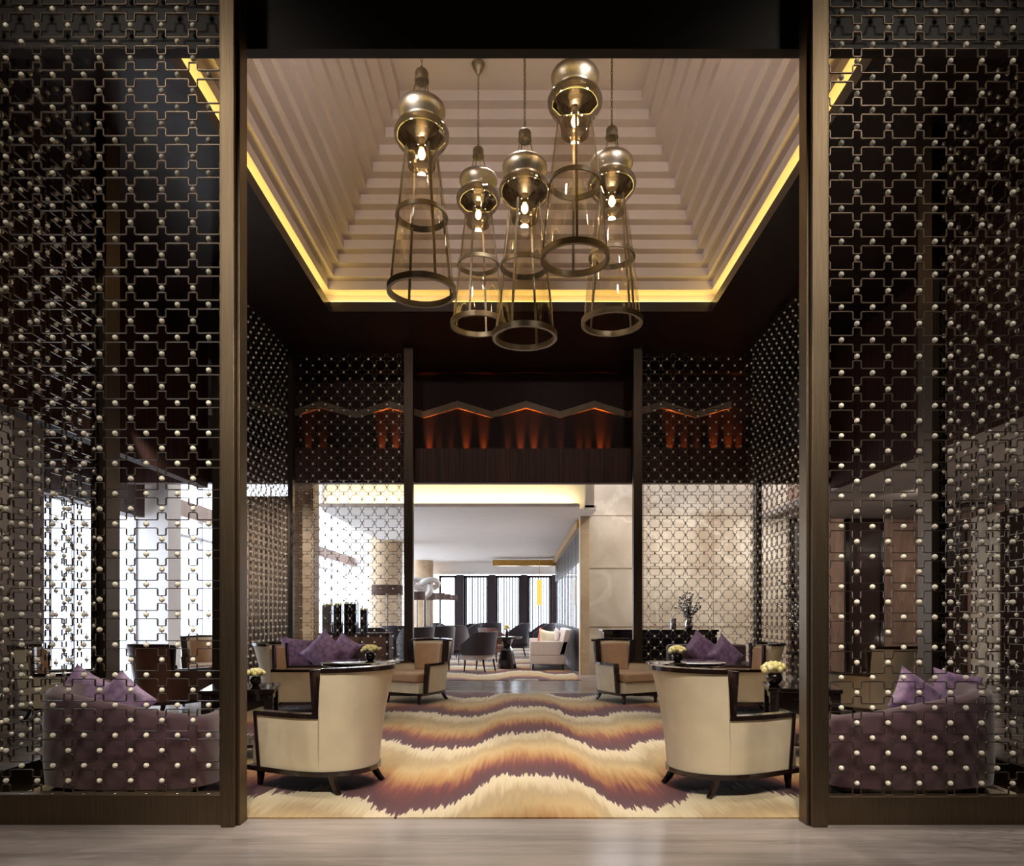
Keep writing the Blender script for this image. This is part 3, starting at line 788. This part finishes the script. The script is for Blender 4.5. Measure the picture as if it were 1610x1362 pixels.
# ---------------------------------------------------------------- pendants
def pendant(label, X, Y, zb, rz):
    root = thing('lantern_pendant', label, 'pendant lamp', (X,Y,zb), rz)
    Zc = ZT-zb
    MB().lathe([(.30,-.02),(.315,-.02),(.315,.035),(.285,.035),(.285,-.02)], 56, close=True).build('bottom_ring', M['brass'], root, smooth='auto')
    MB().lathe([(.226,.665),(.240,.665),(.232,.710),(.210,.710)], 48, close=True).build('middle_ring', M['brass'], root, smooth='auto')
    MB().surf([(.292,.03),(.262,.35),(.222,.69),(.185,1.0),(.155,1.22)], 48).build('glass_shade', M['glass'], root, smooth=True)
    for k in range(4):
        a = PI/2*k+.4; ca, sa = math.cos(a), math.sin(a)
        pts = [(r*ca, r*sa, z) for r, z in ((.296,.02),(.264,.35),(.224,.69),(.188,1.0),(.160,1.22),(.152,1.30))]
        mb = MB()
        for (p, q) in zip(pts, pts[1:]):
            wv = Vector((-sa, ca, 0))*.011; d = Vector((ca, sa, 0))*.005
            p, q = Vector(p), Vector(q)
            mb.add([tuple(x) for x in (p-wv-d,p+wv-d,p+wv+d,p-wv+d,q-wv-d,q+wv-d,q+wv+d,q-wv+d)], [(0,1,5,4),(1,2,6,5),(2,3,7,6),(3,0,4,7)])
        mb.build('strap', M['brass'], root)
    MB().surf([(.125,1.13),(.132,1.20),(.155,1.27),(.215,1.34),(.246,1.395),(.250,1.435),(.228,1.485),(.172,1.52)], 48).build('lower_bowl', M['smoke'], root, smooth=True)
    MB().lathe([(.05,1.39),(.13,1.49),(.168,1.518),(.158,1.53),(.172,1.55),(.200,1.585),(.216,1.625),(.218,1.655),(.204,1.68),(.06,1.684)], 48).build('upper_bowl', M['nickel'], root, smooth=True)
    sk = MB().lathe([(.026,1.30),(.03,1.35),(.03,1.41)], 16).build('socket', M['brass'], root, smooth='auto')
    bl = MB().lathe([(.001,1.20),(.02,1.21),(.034,1.235),(.032,1.265),(.016,1.30)], 16); bl.build('bulb', M['bulb'], sk, smooth=True)
    for k in range(4):
        a = PI/2*k+.4
        MB().tube([(.11*math.cos(a),.11*math.sin(a),1.675),(.05*math.cos(a),.05*math.sin(a),1.91)], .006, 6).build('hanger_rod', M['brass'], root)
    MB().lathe([(.045,1.895),(.066,1.902),(.066,1.925),(.058,1.932),(.062,1.985),(.05,2.005),(.014,2.02),(.012,2.05)], 20).build('cap', M['brass'], root, smooth='auto')
    ch = MB(); z = 2.045; k = 0; L = .052
    while z < Zc-.10:
        pts = []
        for q in range(11):
            t = 2*PI*q/10; u = .010*math.cos(t); v = .030*math.sin(t)
            pts.append((u, 0, z+.022+v) if k % 2 else (0, u, z+.022+v))
        ch.tube(pts, .0045, 5, cap=False); z += L-.006; k += 1
    ch.build('chain', M['brass'], root, smooth=True)
    MB().lathe([(.016,Zc-.13),(.03,Zc-.10),(.06,Zc-.05),(.075,Zc-.008),(.075,Zc-.001)], 24).build('canopy', M['brass'], root, smooth='auto')
    l = lamp('pendant_bulb', 'POINT', (0,0,1.25), 26, (1,.86,.70), shadow_soft_size=.04); l.parent = root
    return root
pendant('leftmost glass lantern pendant, hanging high and near on the left', Xof(663,6.37), 6.37, Zof(458,6.37), .15)
pendant('small far glass lantern pendant, second from the left, its ceiling canopy visible', Xof(752,7.95), 7.95, Zof(511,7.95), .9)
pendant('middle glass lantern pendant, the lowest hanging of the five', Xof(825,6.8), 6.8, Zof(530,6.8), .75)
pendant('nearest glass lantern pendant, hanging highest with its top cut by the header', Xof(904,6.37), 6.37, Zof(407,6.37), 1.15)
pendant('rightmost glass lantern pendant, partly behind the highest one', Xof(962,7.2), 7.2, Zof(508,7.2), .3)

# ---------------------------------------------------------------- behind the back screens
root = thing('console_cabinet', 'long black console cabinet behind the right back screen, below the onyx wall', 'cabinet', (2.55,12.85,0))
MB().box(-1.02,1.02,-.24,.24,.06,1.02).build('body', M['lacquer'], root)
MB().box(-1.05,1.05,-.26,.26,1.02,1.06).build('top', M['lacquer'], root, bevel=.005)
MB().box(-.98,.98,-.2,.2,0,.06).build('plinth', M['espresso'], root)
for k in range(4):
    d = MB().box(-1.0+.505*k,-.52+.505*k,-.255,-.24,.1,.98).build('door', M['espresso'], root, bevel=.004)
    MB().sphere((-1.0+.505*k+(.43 if k % 2 == 0 else .05),-.27,.6), .016, 10, 8).build('knob', M['brass'], d, smooth=True)
def branchy(label, loc, h, spread, n, seed, vase=True, name='crystal_branch_vase'):
    rnd = random.Random(seed); root = thing(name, label, 'vase', loc)
    MB().lathe([(.05,0),(.07,.02),(.075,.10),(.05,.17),(.065,.22)], 20).build('vase', M['crystal'], root, smooth=True)
    br = MB(); lv = MB()
    for k in range(n):
        a = rnd.uniform(0, 2*PI); s = rnd.uniform(.2,1)*spread; hh = rnd.uniform(.45,1)*h
        pts = [(0,0,.15)]
        for q in range(1,6):
            t = q/5; p = (s*t**1.4*math.cos(a)+rnd.uniform(-.02,.02), s*t**1.4*math.sin(a)+rnd.uniform(-.02,.02), .15+(hh-.15)*t); pts.append(p)
            for _ in range(2):
                lv.sphere((p[0]+rnd.uniform(-.05,.05), p[1]+rnd.uniform(-.05,.05), p[2]+rnd.uniform(-.05,.05)), rnd.uniform(.012,.028), 6, 4)
        br.tube(pts, .006, 5)
    br.build('branches', M['espresso'], root); lv.build('crystal_drops', M['crystal'], root)
    return root
branchy('silver vase of crystal branches on the black console behind the right back screen', (3.12,12.85,1.06), .72, .26, 16, 3)
r_ = thing('glass_vase', 'small clear glass vase on the black console, left of the crystal branches', 'vase', (2.82,12.8,1.06))
MB().lathe([(.05,0),(.055,.02),(.06,.18),(.062,.2),(.055,.19),(.05,.03)], 20).build('vessel', M['crystal'], r_, smooth='auto')
branchy('tall crystal branch arrangement beyond the right side screen, beside the entrance post', (4.45,10.9,.75), 1.25, .55, 22, 8)
root = thing('pedestal_table', 'slim dark pedestal under the tall crystal branches beyond the right side screen', 'table', (4.45,10.9,0))
MB().box(-.2,.2,-.2,.2,.70,.75).build('top', M['lacquer'], root); MB().box(-.12,.12,-.12,.12,.03,.70).build('column', M['lacquer'], root); MB().box(-.2,.2,-.2,.2,0,.03).build('base', M['lacquer'], root)

root = thing('sideboard', 'dark sideboard behind the left back screen, carrying the row of black planters', 'cabinet', (-3.35,13.7,0))
MB().box(-.75,.85,-.22,.22,.08,.94).build('body', M['fascia'], root); MB().box(-.77,.87,-.24,.24,.94,.975).build('top', M['espresso'], root)
for x in (-.68,.78):
    for y in (-.16,.16): MB().box(x-.03,x+.03,y-.03,y+.03,0,.08).build('leg', M['espresso'], root)
for k in range(3):
    d = MB().box(-.72+.52*k,-.24+.52*k,-.232,-.22,.14,.9).build('door', M['leather'], root, bevel=.004)
    MB().sphere((-.30+.52*k,-.246,.55), .016, 10, 8).build('knob', M['brass'], d, smooth=True)
names = ['leftmost of four black planters with grassy tops on the sideboard', 'second black planter from the left on the sideboard', 'widest of the four black planters, third on the sideboard', 'shortest black planter, rightmost on the sideboard']
for k, ((a, b_), top) in enumerate(zip(((508,523),(526,538),(543,562),(567,578)), (952,952,950,959))):
    x0, x1 = Xof(a,13.7), Xof(b_,13.7); w_ = (x1-x0)/2; zt = Zof(top,13.7)-.975
    root = thing('planter', names[k], 'planter', ((x0+x1)/2,13.7,.975), 0, 'black planters on the sideboard')
    MB().box(-w_,w_,-w_,w_,0,zt).build('pot', M['lacquer'], root, bevel=.005)
    gm = MB(); rnd = random.Random(k)
    for q in range(90):
        x, y = rnd.uniform(-w_,w_), rnd.uniform(-w_,w_); dx, dy = rnd.uniform(-.02,.02), rnd.uniform(-.02,.02); h = rnd.uniform(.04,.09)
        gm.add([(x-.004,y,zt-.01),(x+.004,y,zt-.01),(x+dx,y+dy,zt+h)], [(0,1,2)])
    o = gm.build('grass_tuft', M['grass'], root); o['kind'] = 'stuff'
# drapes
cu = MB(); n = 60; x0, x1 = Xof(384,12.6), Xof(462,12.6); vs = []
for i in range(n+1):
    x = x0+(x1-x0)*i/n; y = 12.45+.05*math.sin(i*1.25)
    vs += [(x,y,0.01),(x,y,3.44),(x,y+.02,3.44),(x,y+.02,.01)]
cu.add(vs, [(i*4+k, i*4+(k+1) % 4, (i+1)*4+(k+1) % 4, (i+1)*4+k) for i in range(n) for k in range(4)])
tag(cu.build('curtain', M['drape'], smooth=True), 'beige pleated curtain behind the left side screen', 'curtain')

# lamps along the lobby
def floor_lamp(label, X, Y, r, hz, rot=0):
    root = thing('floor_lamp', label, 'lamp', (X,Y,0))
    zc = hz; h = .2
    MB().surf([(r,zc-h/2),(r*.97,zc+h/2)], 32).build('shade', M['lamp_shade'], root, smooth=True)
    MB().lathe([(.012,.03),(.012,zc+.02)], 10).build('pole', M['espresso'], root, smooth='auto')
    MB().lathe([(.14,0),(.14,.02),(.02,.04)], 24).build('base', M['espresso'], root, smooth='auto')
    MB().sphere((0,0,zc+.02), .03, 8, 6).build('bulb', M['ceramic'], root, smooth=True)
    return root
floor_lamp('floor lamp with wide drum shade behind the left back screen, the largest of the row', Xof(609,14.6), 14.6, .33, Zof(928,14.6))
floor_lamp('drum shade floor lamp just right of the opening post, before the far column', Xof(656,17), 17, .20, Zof(937,17))
floor_lamp('drum shade floor lamp in front of the far round column', Xof(676,19), 19, .15, Zof(938,19))
floor_lamp('drum shade floor lamp just right of the far column', Xof(692,21), 21, .15, Zof(938,21))
floor_lamp('drum shade floor lamp farthest but one, against the far left window', Xof(702,23.5), 23.5, .15, Zof(939,23.5))
floor_lamp('drum shade floor lamp farthest away, touching the first dark window pier', Xof(713,26), 26, .15, Zof(940,26))
# white sculpture on a stand
root = thing('white_sculpture', 'white twisted sculpture on a slim stand in front of the far column', 'sculpture', (Xof(668,17.6),17.6,0))
pts = [];
for k in range(60):
    t = k/59*2*PI; pts.append((.13*(math.sin(t)+2*math.sin(2*t))*.9, .09*math.sin(3*t), 2.04+.075*(math.cos(t)-2*math.cos(2*t))))
MB().tube(pts, .075, 10).build('twisted_form', M['ceramic'], root, smooth=True)
MB().lathe([(.03,.03),(.03,1.9)], 12).build('stand', M['espresso'], root, smooth='auto'); MB().lathe([(.18,0),(.18,.03)], 24).build('base', M['espresso'], root)

# dark lobby chairs
def lobby_chair(label, loc, rz, m='plum', pad='plum', H=1.05):
    root = thing('lobby_chair', label, 'armchair', loc, rz)
    po = outline(.30,.33,-.32); pi_ = outline(.30,.33,-.32,inset=.05)
    b_ = MB(); shell(b_, po, pi_, .40, lambda p: H-.30*max(0,(p[0]+.12)/.42)); b_.build('wrap_back', M[m], root, smooth='auto')
    s = MB(); s.prism(outline(.31,.30,-.28), .28, .40); s.build('seat_base', M[pad], root)
    s = MB(); s.prism(outline(.32,.27,-.25), .402, .50); s.build('seat_cushion', M[pad], root, bevel=.02)
    for (x,y,dx) in ((.25,-.25,.03),(.25,.25,.03),(-.22,-.22,-.06),(-.22,.22,-.06)):
        MB().tube([(x,y,.30),(x+dx*.4,y,.15),(x+dx,y,.014)], [.028,.022,.016], 6).build('leg', M['espresso'], root)
    return root
k0 = lobby_chair('dark tub chair with pale seat just beyond the opening, left of the pedestal table', (Xof(755,16.2),16.2,.0), R(150), 'plum', 'sofa', .93)
k1 = lobby_chair('plum high-back chair just right of the opening post, first of the dark row', (Xof(655,15.7),15.7,0), R(120))
for (px, Y, rz, lab) in ((690,16.6,100,'plum high-back chair second in the dark row, behind the far left cream armchair'),
        (712,18.4,80,'plum high-back chair third in the dark row, near the dark tub chair'),
        (588,15.3,60,'plum chair behind the left back screen, under the widest lamp shade'),
        (626,17.3,70,'plum chair behind the left back screen, against the opening post'),
        (735,21,200,'dark chair far back under the first far window'),
        (812,22,180,'dark chair far back between the second and third far windows'),
        (770,23,-90,'dark high-back chair far back below the middle window'),
        (850,21.5,190,'dark high-back chair far back behind the pale sofa'),
        (700,22.5,10,'dark chair farthest left below the far windows')):
    dup(k1, (Xof(px,Y),Y,0), R(rz), lab)
lobby_chair('brown leather chair beyond the dark tub chair, left of the pedestal table', (Xof(775,19.4),19.4,0), R(-30), 'leather', 'leather', .95)
# pedestal table in the lobby
root = thing('pedestal_round_table', 'small round table on a faceted black pedestal in the lobby', 'table', (Xof(797,17.1),17.1,0))
MB().lathe([(.36,.74),(.38,.755),(.38,.775),(.36,.785)], 40).build('table_top', M['lacquer'], root, smooth='auto')
MB().lathe([(.24,.014),(.15,.45),(.10,.55),(.16,.74)], 8).build('pedestal', M['lacquer'], root)
root = thing('bud_vase', 'narrow white vase with flowers on the small lobby table', 'vase', (Xof(797,17.1),17.1,.785))
MB().lathe([(.04,0),(.05,.05),(.03,.15),(.035,.18)], 16).build('vase', M['espresso'], root, smooth=True)
b_ = MB()
for k in range(14): b_.sphere((random.uniform(-.05,.05), random.uniform(-.05,.05), random.uniform(.17,.30)), .03, 7, 5)
b_.build('blossoms', M['petal'], root, smooth=True)
# pale sofa
x0, x1 = Xof(834,16.4), Xof(889,16.4)
root = thing('linen_sofa', 'pale linen sofa in the lobby seen from its arm end', 'sofa', ((x0+x1)/2,17.5,0)); hx = (x1-x0)/2
MB().box(-hx,hx,-1.05,1.05,.16,.36).build('seat_base', M['sofa'], root, bevel=.01)
MB().box(-hx+.02,hx-.18,-.92,.92,.362,.48).build('seat_cushion', M['sofa'], root, bevel=.03)
for s in (-1,1):
    q = MB().prism([(-hx,0),(hx,0),(hx,0.12),(-hx,.12)], .36, .70); q.v = [(x+(.08*(z-.36)/.34 if x>0 else 0), y+s*1.05-(.12 if s>0 else 0), z) for x,y,z in q.v]
    q.build('armrest', M['sofa'], root, bevel=.02)
q = MB().box(hx-.16,hx,-1.05,1.05,.36,.98); q.v = [(x+.16*(z-.36)/.6, y, z) for x,y,z in q.v]; q.build('backrest', M['sofa'], root, bevel=.03)
for a in (-1,1):
    for b2 in (-1,1): MB().tube([(a*(hx-.06),b2*.98,.16),(a*(hx-.04),b2*1.0,.014)], [.03,.02], 6).build('leg', M['espresso'], root)
pillow('cream pillow with a red band on the pale lobby sofa', (Xof(860,16.8),16.75,.73), .46, (R(-10),R(8),R(30)), 'cream')
pillow('red-orange pillow behind the cream one on the pale lobby sofa', (Xof(856,17.3),17.3,.74), .44, (R(-10),R(20),R(40)), 'red')
pillow('grey pillow against the back of the pale lobby sofa', (Xof(877,17.6),17.75,.74), .42, (R(-5),R(25),R(70)), 'sofa')
# gold lantern in the far right window bay
root = thing('gold_lantern', 'long gold lantern hanging in the far right window bay', 'lamp', (Xof(848,26),26,0))
MB().box(-.10,.10,-.10,.10,Zof(952,26),Zof(912,26)).build('lantern_body', emit('lantern_glow', (250,214,110), 1.1), root)
MB().lathe([(.01,Zof(912,26)),(.01,3.5)], 8).build('rod', M['gold'], root)

GROUPS = {'tub_armchair':'tub armchairs with dark trim', 'lobby_chair':'dark chairs in the lobby', 'throw_pillow':'pillows on the sofas and banquettes',
 'lantern_pendant':'glass lantern pendants under the stepped ceiling', 'lattice_screen':'studded bronze lattice screens', 'floor_lamp':'drum shade floor lamps in the lobby',
 'flower_bowl':'bowls of cream blossoms on the tables', 'square_side_table':'square black side tables', 'round_table':'round black tables',
 'curved_banquette':'curved purple banquettes', 'upholstered_sofa':'plum sofas against the back screens'}
for o in bpy.data.objects:
    k = o.name.split('.')[0]
    if not o.parent and k in GROUPS: o['group'] = GROUPS[k]
